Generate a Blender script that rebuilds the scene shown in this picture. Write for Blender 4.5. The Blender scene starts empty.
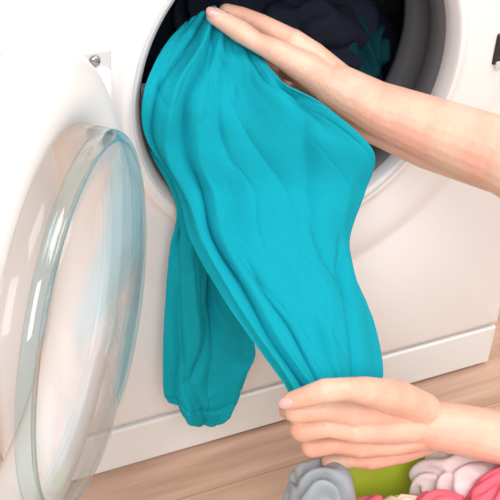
import bpy, bmesh, math
from mathutils import Matrix, Vector, noise
CAM=Vector((-0.46473,-0.83309,0.94769))
col=bpy.context.scene.collection
# ---------- materials
def mat(name,color,rough=.5,metal=0,bump=None,var=None,sss=0,coat=0,sheen=0,spec=.5):
    m=bpy.data.materials.new(name); m.use_nodes=True; nt=m.node_tree; b=nt.nodes['Principled BSDF']
    b.inputs['Base Color'].default_value=(*color,1); b.inputs['Roughness'].default_value=rough; b.inputs['Metallic'].default_value=metal
    b.inputs['Specular IOR Level'].default_value=spec
    if sss: b.inputs['Subsurface Weight'].default_value=sss; b.inputs['Subsurface Radius'].default_value=(1,.35,.2); b.inputs['Subsurface Scale'].default_value=.006
    if coat: b.inputs['Coat Weight'].default_value=coat
    if sheen: b.inputs['Sheen Weight'].default_value=sheen
    tc=nt.nodes.new('ShaderNodeTexCoord')
    if var:
        n=nt.nodes.new('ShaderNodeTexNoise'); n.inputs['Scale'].default_value=var[0]; nt.links.new(tc.outputs['Object'],n.inputs['Vector'])
        mx=nt.nodes.new('ShaderNodeMix'); mx.data_type='RGBA'; mx.inputs[6].default_value=(*color,1); mx.inputs[7].default_value=(*var[1],1)
        mr=nt.nodes.new('ShaderNodeMapRange'); mr.inputs['From Min'].default_value=.4; mr.inputs['From Max'].default_value=.65
        nt.links.new(n.outputs['Fac'],mr.inputs['Value']); nt.links.new(mr.outputs['Result'],mx.inputs[0]); nt.links.new(mx.outputs[2],b.inputs['Base Color'])
    if bump:
        n=nt.nodes.new('ShaderNodeTexNoise'); n.inputs['Scale'].default_value=bump[0]; n.inputs['Detail'].default_value=4; nt.links.new(tc.outputs['Object'],n.inputs['Vector'])
        bp=nt.nodes.new('ShaderNodeBump'); bp.inputs['Strength'].default_value=bump[1]; bp.inputs['Distance'].default_value=.002
        nt.links.new(n.outputs['Fac'],bp.inputs['Height']); nt.links.new(bp.outputs['Normal'],b.inputs['Normal'])
    return m
white=mat('white_enamel',(.86,.845,.85),.28,coat=.3)
plastic=mat('white_plastic',(.84,.82,.82),.3)
kick=mat('kick_plastic',(.84,.84,.85),.35)
lipm=mat('light_grey_trim',(.62,.63,.65),.25)
rubber=mat('grey_rubber',(.10,.105,.115),.45)
steel=mat('drum_steel',(.35,.36,.38),.3,metal=1)
dark=mat('dark_plastic',(.02,.02,.022),.35)
teal=mat('teal_jersey',(.006,.335,.425),.95,bump=(800,.3),spec=.08)
navy=mat('navy_cloth',(.012,.016,.03),.9,bump=(300,.2),spec=.2)
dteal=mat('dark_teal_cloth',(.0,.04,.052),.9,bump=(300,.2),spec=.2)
skin=mat('skin',(.81,.52,.395),.42,sss=.2,var=(26,(.80,.42,.315)),bump=(180,.38))
nailm=mat('nail',(.88,.46,.44),.2,coat=.5)
def glassmat(name,tint,base,k,pw,rough=.03):
    m=bpy.data.materials.new(name); m.use_nodes=True; nt=m.node_tree; nt.nodes.remove(nt.nodes['Principled BSDF'])
    o=nt.nodes['Material Output']; t=nt.nodes.new('ShaderNodeBsdfTransparent'); t.inputs[0].default_value=(*tint,1)
    g=nt.nodes.new('ShaderNodeBsdfGlossy'); g.inputs['Roughness'].default_value=rough; g.inputs[0].default_value=(1,1,1,1)
    lw=nt.nodes.new('ShaderNodeLayerWeight'); lw.inputs['Blend'].default_value=.5
    p=nt.nodes.new('ShaderNodeMath'); p.operation='POWER'; p.inputs[1].default_value=pw; nt.links.new(lw.outputs['Facing'],p.inputs[0])
    q=nt.nodes.new('ShaderNodeMath'); q.operation='MULTIPLY_ADD'; q.inputs[1].default_value=k; q.inputs[2].default_value=base; nt.links.new(p.outputs[0],q.inputs[0])
    mx=nt.nodes.new('ShaderNodeMixShader'); nt.links.new(q.outputs[0],mx.inputs[0]); nt.links.new(t.outputs[0],mx.inputs[1]); nt.links.new(g.outputs[0],mx.inputs[2]); nt.links.new(mx.outputs[0],o.inputs[0]); return m
glass=glassmat('door_glass',(.955,.967,.972),.025,.45,4,.08)
glassrim=glassmat('door_glass_rim',(.80,.885,.90),.06,.55,2.5,.06)  # teal reflection of the shirt painted into the rim tint
# ---------- helpers
def obj(name,verts,faces,m,parent=None,smooth=True):
    me=bpy.data.meshes.new(name); me.from_pydata([tuple(v) for v in verts],[],faces); me.materials.append(m)
    bm=bmesh.new(); bm.from_mesh(me); bmesh.ops.recalc_face_normals(bm,faces=bm.faces); bm.to_mesh(me); bm.free()
    if smooth: me.polygons.foreach_set('use_smooth',[True]*len(me.polygons))
    o=bpy.data.objects.new(name,me); col.objects.link(o)
    if parent: o.parent=parent
    return o
def empty(name):
    o=bpy.data.objects.new(name,None); o.empty_display_size=.05; col.objects.link(o); return o
def box(name,c,s,m,parent=None,bev=.003,seg=3,rotm=None):
    bm=bmesh.new(); bmesh.ops.create_cube(bm,size=1)
    for v in bm.verts: v.co=Vector((v.co.x*s[0],v.co.y*s[1],v.co.z*s[2]))
    if bev: bmesh.ops.bevel(bm,geom=bm.edges[:],offset=bev,segments=seg,affect='EDGES',profile=.5)
    M=(rotm.to_4x4() if rotm else Matrix.Identity(4)); 
    for v in bm.verts: v.co=M@v.co+Vector(c)
    me=bpy.data.meshes.new(name); bm.to_mesh(me); bm.free(); me.materials.append(m)
    for p in me.polygons: p.use_smooth=bool(bev)
    o=bpy.data.objects.new(name,me); col.objects.link(o)
    if parent: o.parent=parent
    if bev: o.modifiers.new('wn','WEIGHTED_NORMAL')
    return o
def revolve(name,prof,M,m,parent=None,N=128,closed=False,solid=0):
    V=[];Fc=[];n=len(prof)
    for i in range(N):
        a=2*math.pi*i/N
        for (r,h) in prof: V.append(M@Vector((r*math.cos(a),r*math.sin(a),h)))
    for i in range(N):
        j=(i+1)%N
        for k in range(n if closed else n-1):
            l=(k+1)%n; Fc.append((i*n+k,j*n+k,j*n+l,i*n+l))
    o=obj(name,V,Fc,m,parent)
    if solid: s=o.modifiers.new('s','SOLIDIFY'); s.thickness=solid; s.offset=0
    return o
# ---------- room
def woodmat():
    m=bpy.data.materials.new('laminate_floor'); m.use_nodes=True; nt=m.node_tree; b=nt.nodes['Principled BSDF']; b.inputs['Roughness'].default_value=.4
    tc=nt.nodes.new('ShaderNodeTexCoord'); br=nt.nodes.new('ShaderNodeTexBrick'); br.inputs['Scale'].default_value=1
    br.inputs['Brick Width'].default_value=1.2; br.inputs['Row Height'].default_value=.19; br.inputs['Mortar Size'].default_value=.0008
    br.inputs['Color1'].default_value=(.62,.42,.32,1); br.inputs['Color2'].default_value=(.68,.47,.36,1); br.inputs['Mortar'].default_value=(.4,.26,.18,1)
    of=nt.nodes.new('ShaderNodeMapping'); of.inputs['Location'].default_value=(.55,.06,0); nt.links.new(tc.outputs['Object'],of.inputs['Vector']); nt.links.new(of.outputs[0],br.inputs['Vector'])
    mp=nt.nodes.new('ShaderNodeMapping'); mp.inputs['Scale'].default_value=(3,45,1); nt.links.new(tc.outputs['Object'],mp.inputs['Vector'])
    n=nt.nodes.new('ShaderNodeTexNoise'); n.inputs['Scale'].default_value=1.5; n.inputs['Detail'].default_value=6; nt.links.new(mp.outputs[0],n.inputs['Vector'])
    cr=nt.nodes.new('ShaderNodeValToRGB'); cr.color_ramp.elements[0].position=.35; cr.color_ramp.elements[0].color=(.72,.67,.64,1); cr.color_ramp.elements[1].position=.65; cr.color_ramp.elements[1].color=(1.0,1,1,1)
    nt.links.new(n.outputs['Fac'],cr.inputs[0])
    mx=nt.nodes.new('ShaderNodeMix'); mx.data_type='RGBA'; mx.blend_type='MULTIPLY'; mx.inputs[0].default_value=1
    nt.links.new(br.outputs['Color'],mx.inputs[6]); nt.links.new(cr.outputs[0],mx.inputs[7]); nt.links.new(mx.outputs[2],b.inputs['Base Color']); return m
box('floor',(0,-.6,-.05),(4,2.7,.1),woodmat(),bev=0)
wallm=mat('cream_wall',(.80,.70,.60),.8,bump=(60,.05))
box('wall_back',(0,.72,1.25),(4,.06,2.5),wallm,bev=0)
box('wall_left',(-2.0,-.6,1.25),(.06,2.7,2.5),wallm,bev=0)
box('wall_right',(2.0,-.6,1.25),(.06,2.7,2.5),wallm,bev=0)
box('baseboard_back',(0,.68,.04),(3.9,.02,.08),plastic)
# ---------- washing machine
wm=empty('washing_machine'); ZC=.453; HW=.305
MY=Matrix(((1,0,0,0),(0,0,1,0),(0,1,0,ZC),(0,0,0,1)))
def panel():
    z0,z1=.066,.735; corner=[math.atan2(z-ZC,x) for x in(-HW,HW) for z in(z0,z1)]
    N=160; ang=sorted(set([round(-math.pi+2*math.pi*i/N,5) for i in range(N)]+[round(c,5) for c in corner]))
    prof=[(.160,.012),(.1605,.004),(.163,-.002),(.168,-.006),(.174,-.007),(.178,-.004),(.180,.001),(.183,.003),(.190,.002),(.205,-.0005),(.222,-.002),(.234,-.001),(.243,0.0015),(.250,.002),(.256,.0)]
    V=[];Fc=[]
    for a in ang:
        c,s=math.cos(a),math.sin(a)
        tx=HW/abs(c) if abs(c)>1e-6 else 9; tz=((z1-ZC) if s>0 else (ZC-z0))/abs(s) if abs(s)>1e-6 else 9
        t=min(tx,tz); ring=list(prof)+[(.256+(t*.97-.256)*.5,0),(t*.975,0),(t*.99,.001),(t*.997,.004),(t,.012)]
        for r,h in ring: V.append((r*c,h,ZC+r*s))
    n=len(prof)+5; M=len(ang)
    for i in range(M):
        j=(i+1)%M
        for k in range(n-1): Fc.append((i*n+k,j*n+k,j*n+k+1,i*n+k+1))
    return obj('front_panel',V,Fc,white,wm)
panel()
box('side_panel_left',(-.3,.29,.43),(.01,.556,.835),white,wm)
box('side_panel_right',(.3,.29,.43),(.01,.556,.835),white,wm)
box('back_panel',(0,.562,.43),(.6,.01,.83),white,wm)
box('top_panel',(0,.285,.848),(.61,.57,.022),white,wm,bev=.006)
box('base_pan',(0,.29,.02),(.59,.55,.02),dark,wm)
box('kick_panel',(0,.012,.033),(.61,.02,.058),kick,wm,bev=.003)
box('seam_strip',(0,.02,.064),(.6,.012,.008),rubber,wm,bev=0)
box('control_panel',(0,.006,.789),(.61,.03,.096),white,wm,bev=.008)
box('detergent_drawer',(-.2,-.011,.789),(.17,.012,.078),plastic,wm,bev=.004)
box('display',(.12,-.010,.79),(.12,.006,.035),dark,wm,bev=.002)
revolve('program_knob',[(0,.035),(.022,.035),(.026,.03),(.028,.0)],Matrix(((1,0,0,0),(0,0,-1,-.008),(0,1,0,.79),(0,0,0,1))),lipm,wm,N=48)
revolve('porthole_lip',[(.1595,.012),(.158,.004),(.1605,-.0035),(.165,-.0075),(.1665,-.0085),(.168,-.0075),(.168,-.003)],MY,lipm,wm)
revolve('door_gasket',[(.160,.004),(.155,.008),(.151,.018),(.154,.028),(.158,.04),(.152,.052),(.147,.06),(.150,.07),(.17,.085),(.235,.095)],MY,rubber,wm)
revolve('drum',[(.235,.09),(.24,.1),(.24,.42),(.23,.44),(0,.45)],MY,steel,wm)
box('latch_slot',(.222,-.001,.45),(.016,.006,.034),dark,wm,bev=.002)
box('latch_hook',(.222,-.004,.433),(.010,.004,.008),lipm,wm,bev=.001)
# door, swung open about its left hinge
th=math.radians(125); X=Vector((math.cos(th),-math.sin(th),0)); Z=Vector((0,0,1)); Nn=Vector((math.sin(th),math.cos(th),0))
MD=Matrix((X,Z,Nn)).transposed().to_4x4(); MD.translation=Vector((-.322,-.24,ZC-.004))
door=empty('door'); door.parent=wm
revolve('door_frame',[(.131,.006),(.129,.012),(.134,.018),(.146,.021),(.160,.019),(.172,.012),(.1800,.003),(.182,-.010),(.179,-.022),(.170,-.030),(.157,-.034),(.145,-.032),(.134,-.024),(.130,-.010)],MD,plastic,door,closed=True)
revolve('door_glass_bowl',[(.131,.010),(.1305,.020),(.1300,.033)],MD,glass,door,solid=.003)
revolve('door_glass_lens',[(.124,.042),(.113,.047),(.10,.050),(.08,.052),(.05,.054),(.02,.055),(.0,.055)],MD,glass,door,solid=.003)
revolve('door_glass_rim',[(.1290,.033),(.1315,.034),(.1315,.037),(.1300,.041),(.127,.0435),(.124,.0440),(.1235,.0415),(.1265,.040),(.1285,.037)],MD,glassrim,door,closed=True)
hp=MD@Vector((-.168,0,-.004)); mp=Vector((-.196,-.002,ZC)); mid=(hp+mp)/2
d=(hp-mp); L=d.length; ang=math.atan2(d.y,d.x)
box('door_hinge',mid,(L+.03,.022,.095),plastic,door,bev=.009,seg=4,rotm=Matrix.Rotation(ang,3,'Z'))
box('hinge_plate',(-.2,-.001,ZC),(.03,.006,.12),lipm,wm,bev=.002)
for k,z in enumerate((.40,.505)):
    revolve('hinge_screw_%d'%(k+1),[(0,.004),(.004,.004),(.005,.002),(.005,0)],Matrix(((1,0,0,-.2),(0,0,-1,-.003),(0,1,0,z),(0,0,0,1))),steel,wm,N=16)
# ---------- cloth
def cr(p0,p1,p2,p3,t): return .5*((2*p1)+(-p0+p2)*t+(2*p0-5*p1+4*p2-p3)*t*t+(-p0+3*p1-3*p2+p3)*t**3)
def samp(arr,x):
    n=len(arr); i=min(int(x),n-2); t=x-i
    g=lambda k: arr[k] if 0<=k<n else (arr[0]*2-arr[1] if k<0 else arr[-1]*2-arr[-2])
    return cr(g(i-1),g(i),g(i+1),g(i+2),t)
def sheet(name,grid,folds,m,parent,ns=240,nt=190,th=.0014,wr=.0007,seed=0,crease=.0035,hem=None):
    nr=len(grid);nc=len(grid[0]); G=[]
    for a in range(ns+1):
        s=a/ns; row=[samp([grid[i][k] for i in range(nr)],s*(nr-1)) for k in range(nc)]
        G.append([samp(row,b/nt*(nc-1)) for b in range(nt+1)])
    V=[]
    out=Vector((-.35,-.75,.55))
    for a in range(ns+1):
        for b in range(nt+1):
            a0,a1=max(a-1,0),min(a+1,ns);b0,b1=max(b-1,0),min(b+1,nt)
            n=(G[a1][b]-G[a0][b]).cross(G[a][b1]-G[a][b0]); 
            if n.length>0: n.normalize()
            if n.dot(out)<0: n=-n
            s=a/ns;t=b/nt;dsp=0
            wob=.05*noise.noise(Vector((s*4,t*2,seed+8)))+.01*noise.noise(Vector((s*12,t*4,seed+2)))
            for pts,w,amp in folds:
                if s<pts[0][0] or s>pts[-1][0]:
                    e=pts[0] if s<pts[0][0] else pts[-1]; ds=abs(s-e[0]); fade=math.exp(-(ds/.06)**2); tc=e[1]
                else:
                    fade=1
                    for q in range(len(pts)-1):
                        if pts[q][0]<=s<=pts[q+1][0]:
                            u=(s-pts[q][0])/(pts[q+1][0]-pts[q][0]+1e-9); tc=pts[q][1]*(1-u)+pts[q+1][1]*u; break
                fade*=.75+.8*noise.noise(Vector((s*5,tc*3,seed+40+w*50)))
                x=(t+wob-tc)/w; dsp+=amp*fade*(math.exp(-abs(x)**1.4))
            tt=t-.45*s
            r1=1-min(1,abs(noise.noise(Vector((tt*3.2+seed,s*1.8,seed))))*3.8); r2=1-min(1,abs(noise.noise(Vector((t*4+s*4,s*4-t*3,seed+3))))*4.0)
            r3=1-min(1,abs(noise.noise(Vector((t*6-s*6+seed,s*5+t*4,seed+13))))*4.5)
            k1=.5+noise.noise(Vector((t*2.5,s*3,seed+20))); k1=max(0,min(1,k1))
            k3=max(0,min(1,.2+1.6*noise.noise(Vector((t*3,s*4,seed+31)))))
            dsp+=-crease*k1*r1*r1-crease*.6*(1-k1)*r2*r2-crease*.6*k3*r3*r3+wr*noise.noise(Vector((t*12,s*12,seed)))
            dsp+=.004*noise.noise(Vector((t*2.2+seed,s*3.5,seed+55)))
            if hem: dsp-=.0016*math.exp(-((s-hem)/.010)**2)
            V.append(G[a][b]+n*dsp)
    W=nt+1
    Fc=[(a*W+b,a*W+b+1,(a+1)*W+b+1,(a+1)*W+b) for a in range(ns) for b in range(nt)]
    o=obj(name,V,Fc,m,parent); sm=o.modifiers.new('s','SOLIDIFY'); sm.thickness=th; sm.offset=0
    return o
# world coordinates: x+500 and z, in millimetres, three digits each
def xz(s): return [((int(s[i:i+3])-500)/1000,int(s[i+3:i+6])/1000) for i in range(0,len(s),6)]
FRONT="402503413509423513435507447495454487458482364496383494401490416487433483443484453483339472357471378470400464424463449475481470340430358427381428405426432432471443525425365376376385395385415390446394483397522384359358369366387368409371438372467369501345364338374345390350413349435351464345490331375318385321399323415326436325463322"+"495302388297397298407297422293439288458284487272395277404274415269428264438264450264471266"
FY=[[.045,.045,.042,.04,.035,.02,0],[.01,.012,.01,.005,-.005,-.03,-.055],[-.015,-.02,-.025,-.03,-.04,-.065,-.08],[-.02,-.03,-.04,-.05,-.065,-.085,-.095],
[-.03,-.05,-.06,-.075,-.085,-.095,-.095],[-.08,-.095,-.105,-.115,-.12,-.12,-.11],[-.13,-.14,-.15,-.155,-.16,-.155,-.145],[-.18,-.185,-.19,-.195,-.195,-.19,-.18],
[-.22,-.225,-.228,-.228,-.228,-.225,-.215],[-.222,-.225,-.228,-.228,-.228,-.226,-.22]]
HANG="351406362404379398399389420379369355379353391350404343418335362309374310390305407296425284356254371257390251412240434228353196371198391193419182448175352144368146391144416143436152356126373113391093410092427117"
HY=[[0,-.01,-.015,-.015,-.015],[-.02,-.025,-.03,-.03,-.03],[-.025,-.035,-.04,-.04,-.04],[-.03,-.04,-.045,-.045,-.045],[-.035,-.045,-.05,-.05,-.05],[-.04,-.05,-.055,-.055,-.055],[-.04,-.05,-.055,-.055,-.055]]
def grid(s,Y):
    p=xz(s); n=len(Y[0]); return [[Vector((p[i*n+j][0],Y[i][j],p[i*n+j][1])) for j in range(n)] for i in range(len(Y))]
garment=empty('teal_shirt')
fm=[([(0,.35),(.25,.2),(.45,.12),(.7,.10),(1,.13)],.05,.009),
    ([(0,.5),(.25,.38),(.5,.28),(.8,.28),(1,.4)],.05,.005),
    ([(0,.42),(.25,.29),(.5,.205),(.8,.19),(1,.27)],.032,-.011),
    ([(0,.28),(.2,.10),(.38,.05)],.025,-.006),
    ([(0,.58),(.15,.52),(.3,.49)],.028,-.004),
    ([(.05,.78),(.15,.80),(.26,.88)],.035,-.004),
    ([(.2,.92),(.33,.80),(.45,.74),(.6,.84)],.045,-.011),
    ([(.3,.98),(.45,.92),(.6,.98)],.05,.004),
    ([(.7,.72),(.8,.66),(1,.6)],.05,.005),([(.68,.36),(.85,.45),(1,.5)],.025,-.006),([(.6,.95),(.75,.83),(1,.75)],.030,-.008),([(.8,.60),(1,.62)],.025,-.005)]
sheet('front_drape',grid(FRONT,FY),fm,teal,garment,seed=1.3,crease=.0026)
fb=[([(0,.3),(.3,.35),(.6,.4),(1,.3)],.09,.007),([(0,.6),(.4,.65),(.8,.55)],.06,-.012),([(.2,.85),(.7,.85),(1,.85)],.08,.006),([(.3,.1),(.7,.2),(1,.12)],.06,-.005),([(.6,.5),(.8,.35),(1,.55)],.06,-.007)]
sheet('hanging_sleeve',grid(HANG,HY),fb,teal,garment,ns=160,nt=100,seed=4.1,crease=.0028,hem=.93)
# ---------- crumpled clothes
def blob(name,c,rad,m,parent,amp=.16,freq=1.3,seed=0,sub=6,k=9):
    bm=bmesh.new(); bmesh.ops.create_icosphere(bm,subdivisions=sub,radius=1)
    d1=Vector((math.cos(seed*2.1),math.sin(seed*2.1),.35*math.sin(seed))).normalized()
    d2=Vector((math.cos(seed*2.1+1.2),math.sin(seed*2.1+1.2),.5)).normalized()
    for v in bm.verts:
        n=v.co.normalized(); q=n*freq+Vector((seed,seed*1.7,-seed))
        w1=noise.noise(q); w2=noise.noise(q+Vector((5,1,2))); w3=noise.noise(q*.8+Vector((9,3,7)))
        f1=math.sin(n.dot(d1)*k+w1*7+w2*3); f2=math.sin(n.dot(d2)*k*1.3+w2*8)
        mix=max(0,min(1,.5+w3*1.8)); f=f1*mix+f2*(1-mix)
        f=1-(1-(f*.5+.5))**1.6
        kk=1+amp*(f-.5)*1.6+.25*w3
        v.co=Vector((n.x*rad[0]*kk,n.y*rad[1]*kk,n.z*rad[2]*kk))+Vector(c)
    me=bpy.data.meshes.new(name); bm.to_mesh(me); bm.free(); me.materials.append(m)
    for p in me.polygons:p.use_smooth=True
    o=bpy.data.objects.new(name,me); col.objects.link(o); o.parent=parent; return o
dl=empty('dark_laundry')
blob('navy_shirt',(.03,.2,.36),(.16,.11,.12),navy,dl,.16,1.3,1,k=13)
blob('black_trousers',(.08,.14,.42),(.07,.06,.07),navy,dl,.18,1.3,3)
blob('navy_sock',(-.03,.15,.44),(.06,.05,.06),navy,dl,.18,1.3,5)
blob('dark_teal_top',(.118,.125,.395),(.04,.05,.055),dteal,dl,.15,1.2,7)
blob('white_sock',(-.136,.035,.425),(.012,.02,.022),mat('white_cloth',(.8,.78,.78),.9),dl,.15,1.2,8,sub=4)
# ---------- laundry basket
lime=mat('lime_plastic',(.50,.62,.05),.3,coat=.2)
bk=empty('laundry_basket')
def oval(cx,cy,rx,ry): return Matrix(((rx,0,0,cx),(0,ry,0,cy),(0,0,1,0),(0,0,0,1)))
revolve('basket_tub',[(0,.004),(.72,.004),(.78,.012),(.84,.06),(.90,.11),(.95,.145),(1.0,.152),(1.03,.150),(1.035,.143),(1.02,.140),(.97,.137),(.925,.105),(.865,.055),(.80,.002),(0,.0)],oval(.025,-.402,.23,.205),lime,bk)
bl=empty('laundry_pile')
grey=mat('grey_cloth',(.36,.40,.44),.9,bump=(400,.2),spec=.1); pink=mat('pink_cloth',(.80,.16,.22),.9,bump=(400,.2),spec=.1); palep=mat('pale_pink_cloth',(.85,.74,.74),.9,bump=(400,.2),spec=.1); beige=mat('beige_cloth',(.80,.62,.50),.9,bump=(400,.2),spec=.1)
blob('grey_towel',(-.076,-.238,.140),(.030,.034,.060),grey,bl,.14,1.2,2,k=8)
blob('grey_cuff',(-.100,-.262,.135),(.034,.03,.035),grey,bl,.15,1.2,4,k=8)
blob('pink_shirt',(-.046,-.283,.146),(.038,.033,.028),pink,bl,.14,1.2,6)
blob('beige_shirt',(-.008,-.282,.152),(.028,.022,.022),beige,bl,.14,1.2,9,k=6)
blob('pink_top',(.020,-.303,.158),(.033,.028,.024),pink,bl,.14,1.2,17,k=7)
blob('pale_plastic_bag',(.072,-.262,.144),(.050,.034,.036),palep,bl,.16,1.2,11,k=11)  # clear plastic bag, modelled as crumpled pale cloth
blob('pink_towel',(.085,-.314,.168),(.045,.035,.03),pink,bl,.14,1.2,13)
blob('white_sheet',(.02,-.42,.10),(.15,.11,.07),palep,bl,.14,1.2,15,k=14)
# ---------- person (forearms and hands)
def tube(bm,a,ra,b,rb):
    d=b-a; L=d.length
    q=d.to_track_quat('Z','Y').to_matrix().to_4x4(); N=20
    rings=[]
    for k in range(1,6):
        t=math.pi/2*(k/6); rings.append((ra*math.sin(t),-ra*math.cos(t)))
    n=6
    for k in range(n+1): rings.append((ra+(rb-ra)*k/n,L*k/n))
    for k in range(1,6):
        t=math.pi/2*(1-k/6); rings.append((rb*math.sin(t),L+rb*math.cos(t)))
    prev=None; M=Matrix.Translation(a)@q
    bot=bm.verts.new(M@Vector((0,0,-ra)))
    for r,h in rings:
        cur=[bm.verts.new(M@Vector((r*math.cos(2*math.pi*i/N),r*math.sin(2*math.pi*i/N),h))) for i in range(N)]
        if prev is None:
            for i in range(N): bm.faces.new((bot,cur[(i+1)%N],cur[i]))
        else:
            for i in range(N): bm.faces.new((prev[i],prev[(i+1)%N],cur[(i+1)%N],cur[i]))
        prev=cur
    top=bm.verts.new(M@Vector((0,0,L+rb)))
    for i in range(N): bm.faces.new((prev[i],prev[(i+1)%N],top))
def limb(name,chains,m,parent,vox=.0012,it=7):
    bm=bmesh.new()
    for ch in chains:
        for (a,b) in zip(ch[:-1],ch[1:]): tube(bm,a[0],a[1],b[0],b[1])
    me=bpy.data.meshes.new(name); bm.to_mesh(me); bm.free(); me.materials.append(m)
    o=bpy.data.objects.new(name,me); col.objects.link(o); o.parent=parent
    r=o.modifiers.new('r','REMESH'); r.mode='VOXEL'; r.voxel_size=vox; r.use_smooth_shade=True
    s=o.modifiers.new('sm','SMOOTH'); s.iterations=it; s.factor=.5
    return o
def nail(name,a,prev,r,parent,up,L=.0130,W=.0098):
    d=(a-prev).normalized(); n=(up-d*up.dot(d)).normalized(); x=d.cross(n)
    bm=bmesh.new(); bmesh.ops.create_uvsphere(bm,u_segments=24,v_segments=12,radius=1)
    c=a+n*(r*.82)+d*r*.35
    for v in bm.verts:
        p=v.co; lx=p.x*W/2; ly=p.y*L/2; lz=p.z*.0011-(lx/W)**2*.010-(max(ly,0)/L)**2*.006+.0012
        v.co=c+x*lx+d*ly+n*lz
    me=bpy.data.meshes.new(name); bm.to_mesh(me); bm.free(); me.materials.append(nailm)
    for p in me.polygons:p.use_smooth=True
    o=bpy.data.objects.new(name,me); col.objects.link(o); o.parent=parent
RXZ="716407660420630426587433548443514461640412596413556423522445518461502479487492522452516459503467525445523441514443527439531425527421487492466502453506441508503467497461479465514443511433491440527421524411507415513460489477461494449499438506419517"
RYR=[[(-.26,.043),(-.19,.039),(-.14,.0335),(-.09,.029),(-.055,.0245),(-.032,.0205)],[(-.13,.031),(-.08,.027),(-.045,.022),(-.02,.018)],
[(-.03,.019),(-.012,.015),(0,.012)],[(-.025,.019),(0,.016),(.012,.013)],[(-.02,.018),(.005,.015),(.02,.012)],[(-.018,.016),(.008,.013),(.025,.011)],
[(0,.0115),(.022,.0092),(.036,.008),(.045,.0073)],[(.012,.011),(.045,.009),(.06,.008)],[(.02,.0105),(.055,.009),(.065,.008)],[(.025,.010),(.055,.008),(.065,.007)],
[(-.03,.018),(-.024,.015),(-.012,.0106),(-.002,.0090),(.008,.0100),(.022,.0076)]]
LXZ="771184684189588209552220519230608183567198527219525231484259438275523227480246440259525219487227451232530210500203471200413284392280400253438231417265398259414226448208429238412231427201460186451204437197450174477164517244482278440310419320402321379307"
LYR=[[(-.34,.043),(-.30,.034),(-.27,.0245),(-.257,.0230),(-.247,.0215)],[(-.25,.022),(-.24,.020),(-.238,.018)],
[(-.243,.017),(-.247,.0160),(-.250,.0122)],[(-.246,.018),(-.252,.0160),(-.254,.0122)],[(-.246,.018),(-.25,.0155),(-.250,.0118)],[(-.244,.017),(-.243,.0145),(-.242,.0108)],
[(-.246,.0090),(-.236,.0098),(-.208,.0080),(-.19,.0074)],[(-.249,.0089),(-.239,.0100),(-.206,.0083),(-.19,.0076)],[(-.246,.0085),(-.236,.0095),(-.206,.008),(-.193,.0074)],[(-.239,.0077),(-.23,.0086),(-.204,.0073),(-.195,.0068)],
[(-.244,.0165),(-.252,.0155),(-.262,.0118),(-.263,.0094),(-.260,.0102),(-.248,.0076)]]
def chains(s,Y):
    p=xz(s); k=0; out=[]
    for c in Y:
        ch=[]
        for y,r in c: ch.append((Vector((p[k][0],y,p[k][1])),r)); k+=1
        out.append(ch)
    return out
person=empty('person')
rh=chains(RXZ,RYR); lh=chains(LXZ,LYR)
for f,k in ((6,2),(7,3),(8,4),(9,5)): lh[f].insert(0,(lh[k][-1][0],lh[k][-1][1]*.93))
limb('right_arm',rh,skin,person,it=5); limb('left_arm',lh,skin,person,it=5)
nail('right_thumb_nail',rh[-1][-1][0],rh[-1][-2][0],.0076,person,Vector((-.35,-.6,.72)))
nail('left_thumb_nail',lh[-1][-1][0],lh[-1][-2][0],.0076,person,Vector((-.25,-.7,.66)))
# ---------- lights
def area(name,loc,tgt,size,e,c=(1,1,1)):
    l=bpy.data.lights.new(name,'AREA'); l.size=size; l.energy=e; l.color=c; o=bpy.data.objects.new(name,l); col.objects.link(o); o.location=loc
    o.rotation_euler=(Vector(tgt)-Vector(loc)).to_track_quat('-Z','Y').to_euler()
area('added_soft_key',(-.9,-2.1,2.2),(0,-.1,.2),1.4,46,(1,.99,.985))  # unseen area lamp added for soft daylight; no window there
area('added_soft_overhead',(.9,-1.0,2.3),(0,-.1,.1),1.0,22,(1,.98,.97))  # second unseen area lamp, added overhead to brighten; no ceiling fixture
wo=bpy.data.worlds.new('world'); bpy.context.scene.world=wo; wo.use_nodes=True; b=wo.node_tree.nodes['Background']; b.inputs[0].default_value=(1,.985,.995,1); b.inputs[1].default_value=.88
bpy.context.scene.view_settings.view_transform='Standard'
# ---------- camera
cam=bpy.data.cameras.new('camera'); co=bpy.data.objects.new('camera',cam); col.objects.link(co)
cam.sensor_width=36; cam.lens=82.8
co.matrix_world=Matrix(((0.90771,0.20469,-0.36628,CAM.x),(-0.41587,0.5549,-0.72051,CAM.y),(0.05577,0.80634,0.58882,CAM.z),(0,0,0,1)))
bpy.context.scene.camera=co
